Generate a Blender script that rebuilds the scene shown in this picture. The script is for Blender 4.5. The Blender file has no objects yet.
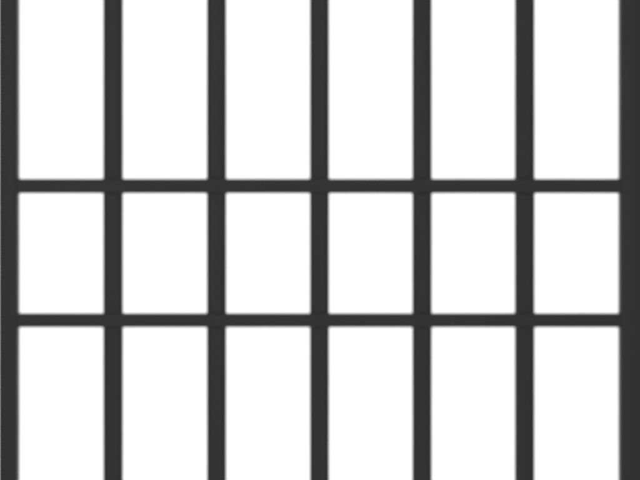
import bpy, bmesh, math, random
from mathutils import Vector, Matrix, noise
random.seed(4)
sc = bpy.context.scene
C = sc.collection
S = 0.8794 / 640            # metres in the grille plane per photo pixel
D = 0.8794 * 150 / 36       # camera distance
H = 1.35                    # half height of the grille
ZC = 1.45                   # eye height (centre of the frame)

# ---------- materials ----------
def painted_steel():
    m = bpy.data.materials.new('charcoal_paint'); m.use_nodes = True
    nt = m.node_tree; b = nt.nodes['Principled BSDF']
    tc = nt.nodes.new('ShaderNodeTexCoord')
    info = nt.nodes.new('ShaderNodeObjectInfo')
    add = nt.nodes.new('ShaderNodeVectorMath'); add.operation = 'ADD'
    nt.links.new(tc.outputs['Object'], add.inputs[0])
    nt.links.new(info.outputs['Random'], add.inputs[1])
    n1 = nt.nodes.new('ShaderNodeTexNoise'); n1.inputs['Scale'].default_value = 9
    n1.inputs['Detail'].default_value = 5
    n2 = nt.nodes.new('ShaderNodeTexNoise'); n2.inputs['Scale'].default_value = 420
    n2.inputs['Detail'].default_value = 3
    for n in (n1, n2): nt.links.new(add.outputs[0], n.inputs['Vector'])
    r = nt.nodes.new('ShaderNodeValToRGB')
    r.color_ramp.elements[0].position = 0.3; r.color_ramp.elements[0].color = (BASE*.93, BASE*.93, BASE*.935, 1)
    r.color_ramp.elements[1].position = 0.7; r.color_ramp.elements[1].color = (BASE*1.07, BASE*1.07, BASE*1.07, 1)
    nt.links.new(n1.outputs['Fac'], r.inputs['Fac'])
    nt.links.new(r.outputs['Color'], b.inputs['Base Color'])
    mr = nt.nodes.new('ShaderNodeMapRange')
    mr.inputs['To Min'].default_value = .42; mr.inputs['To Max'].default_value = .6
    nt.links.new(n1.outputs['Fac'], mr.inputs['Value'])
    nt.links.new(mr.outputs['Result'], b.inputs['Roughness'])
    bp = nt.nodes.new('ShaderNodeBump'); bp.inputs['Strength'].default_value = .12
    bp.inputs['Distance'].default_value = .0004
    nt.links.new(n2.outputs['Fac'], bp.inputs['Height'])
    nt.links.new(bp.outputs['Normal'], b.inputs['Normal'])
    b.inputs['Specular IOR Level'].default_value = .22
    return m
BASE = 0.0277
steel = painted_steel()

wall_m = bpy.data.materials.new('white_wall_paint'); wall_m.use_nodes = True
nt = wall_m.node_tree; b = nt.nodes['Principled BSDF']
nz = nt.nodes.new('ShaderNodeTexNoise'); nz.inputs['Scale'].default_value = 60
bp = nt.nodes.new('ShaderNodeBump'); bp.inputs['Strength'].default_value = .05
nt.links.new(nz.outputs['Fac'], bp.inputs['Height']); nt.links.new(bp.outputs['Normal'], b.inputs['Normal'])
b.inputs['Base Color'].default_value = (.88, .88, .88, 1); b.inputs['Roughness'].default_value = .9

# ---------- helpers ----------
def link(name, bm, mat, parent=None, smooth=False):
    me = bpy.data.meshes.new(name); bm.to_mesh(me); bm.free()
    if smooth:
        for p in me.polygons: p.use_smooth = True
    me.materials.append(mat)
    o = bpy.data.objects.new(name, me); C.objects.link(o); o.parent = parent
    return o

def box(bm, x0, x1, y0, y1, z0, z1, bev=0.0, segs=3):
    r = bmesh.ops.create_cube(bm, size=1)
    for v in r['verts']:
        v.co = Vector(((x0+x1)/2 + v.co.x*(x1-x0), (y0+y1)/2 + v.co.y*(y1-y0), (z0+z1)/2 + v.co.z*(z1-z0)))
    if bev:
        es = list({e for v in r['verts'] for e in v.link_edges})
        bmesh.ops.bevel(bm, geom=es, offset=bev, segments=segs, profile=.5, affect='EDGES')

def steel_bar(seed):
    """Solid steel bar along z, softly rounded edges, very slightly uneven like rolled stock."""
    bm = bmesh.new(); R = 19.5*S/2; N = 48; K = 180
    rings = []
    for k in range(K+1):
        z = -H + 2*H*k/K
        ring = []
        for i in range(N):
            a = 2*math.pi*(i+.5)/N
            c, d = math.cos(a), math.sin(a)
            # flat-faced section with generously rounded edges
            e = 0.00010*noise.noise(Vector((c*1.5+seed*7, d*1.5, z*9)))
            x = math.copysign(abs(c)**.42, c)*(R+e); y = math.copysign(abs(d)**.42, d)*(R*.92+e)
            ring.append(bm.verts.new((x, y, z)))
        rings.append(ring)
    for k in range(K):
        for i in range(N):
            j = (i+1) % N
            bm.faces.new((rings[k][i], rings[k][j], rings[k+1][j], rings[k+1][i]))
    bm.faces.new(list(reversed(rings[0]))); bm.faces.new(rings[-1])
    return bm

def px(x): return (x-320)*S

# ---------- the grille ----------
root = bpy.data.objects.new('barred_grille', None); C.objects.link(root)
root.location = (0, 0, ZC)
root['label'] = 'charcoal grey painted steel cell grille of upright bars and two crossbars against plain white'
root['category'] = 'metal grille'

PY = .0165      # half depth of the posts
near = 1 - PY/D; far = 1 + PY/D
BX = [113.2, 216.6, 319.5, 422.0, 524.6]
for i, x in enumerate(BX):
    o = link('upright_bar', steel_bar(i), steel, root, True)
    o.location = (px(x), 0, 0)
# side posts: square section, inner back edge is what the camera sees against the white
for inner, outer in ((19.9, -1.3), (617.9, 643.2)):
    xi = px(inner)*far; xo = px(outer)*near
    bm = bmesh.new(); box(bm, min(xi, xo), max(xi, xo), -PY, PY, -H-.0004, H+.0004, .0026)
    link('side_post', bm, steel, root, True)

CY = .0155
def crossbar(ytop, ybot):
    bm = bmesh.new()
    zt = (240-ytop)*S; zb = (240-ybot)*S
    # outermost edges seen: front face above/below, see-through side by parallax
    zt *= (1 - CY/D) if zt > 0 else (1 + CY/D)
    zb *= (1 + CY/D) if zb > 0 else (1 - CY/D)
    xl = px(19.8)*far - .003; xr = px(618.2)*far + .003
    box(bm, xl, xr, -CY, CY, zb, zt, .0018)
    # weld beads in the corners round each upright bar
    R = 19.5*S/2
    for x in BX:
        cx = px(x)
        for zz, sg in ((zt, 1), (zb, -1)):
            N = 48; prof = [(.0013, -.0006), (.0013, .0), (.0008, .0003), (.0003, .0008), (0, .0013), (-.0008, .0013)]
            rings = []
            for i in range(N):
                a = 2*math.pi*(i+.5)/N; c, d = math.cos(a), math.sin(a)
                f = 1 + .25*noise.noise(Vector((c*2+x, d*2, zz*50)))
                ux = math.copysign(abs(c)**.42, c); uy = math.copysign(abs(d)**.42, d)
                rings.append([bm.verts.new((cx+(R+p[0]*f)*ux, (R*.92+p[0]*f)*uy, zz+sg*p[1]*f)) for p in prof])
            for i in range(N):
                j = (i+1) % N
                for k in range(len(prof)-1):
                    q = (rings[i][k], rings[j][k], rings[j][k+1], rings[i][k+1])
                    bm.faces.new(q if sg > 0 else tuple(reversed(q)))
    bmesh.ops.recalc_face_normals(bm, faces=bm.faces)
    link('crossbar', bm, steel, root, False)
crossbar(178.7, 193.4)
crossbar(313.0, 327.4)

# ---------- white wall behind ----------
bm = bmesh.new(); box(bm, -8, 8, 2.6, 2.75, -4, 7)
w = link('backdrop', bm, wall_m); w['kind'] = 'structure'
w['label'] = 'plain bright white wall behind the grille'

# ---------- light ----------
wd = bpy.data.worlds.new('World'); sc.world = wd; wd.use_nodes = True
bg = wd.node_tree.nodes['Background']; bg.inputs[0].default_value = (1, 1, 1, 1); bg.inputs[1].default_value = .5
def area(name, loc, target, sx, sy, power):
    l = bpy.data.lights.new(name, 'AREA'); l.shape = 'RECTANGLE'; l.size = sx; l.size_y = sy; l.energy = power
    o = bpy.data.objects.new(name, l); C.objects.link(o); o.location = loc
    o.rotation_euler = (Vector(target)-Vector(loc)).to_track_quat('-Z', 'Y').to_euler()
area('wall_light_high', (0, .8, 4.6), (0, 2.6, ZC), 6, 1, 138)
area('wall_light_low', (0, .8, -1.7), (0, 2.6, ZC), 6, 1, 138)
area('front_softbox', (-.8, -7, 2.2), (0, 0, ZC), 4, 4, 100)

# ---------- camera ----------
cd = bpy.data.cameras.new('camera'); cam = bpy.data.objects.new('camera', cd); C.objects.link(cam)
cam.location = (0, -D, ZC); cam.rotation_euler = (math.pi/2, 0, 0)
cd.lens = 150; cd.sensor_width = 36; cd.clip_end = 100; cd.clip_start = .05
cd.dof.use_dof = True
cd.dof.aperture_fstop = 5.6
A = .150/5.6; blur = 4.9*S            # blur disc wanted in the grille plane
cd.dof.focus_distance = D/(1 - blur/A)
sc.camera = cam
sc.render.resolution_x = 1024; sc.render.resolution_y = 768
vs = sc.view_settings; vs.view_transform = 'Standard'; vs.look = 'None'; vs.exposure = 0; vs.gamma = 1
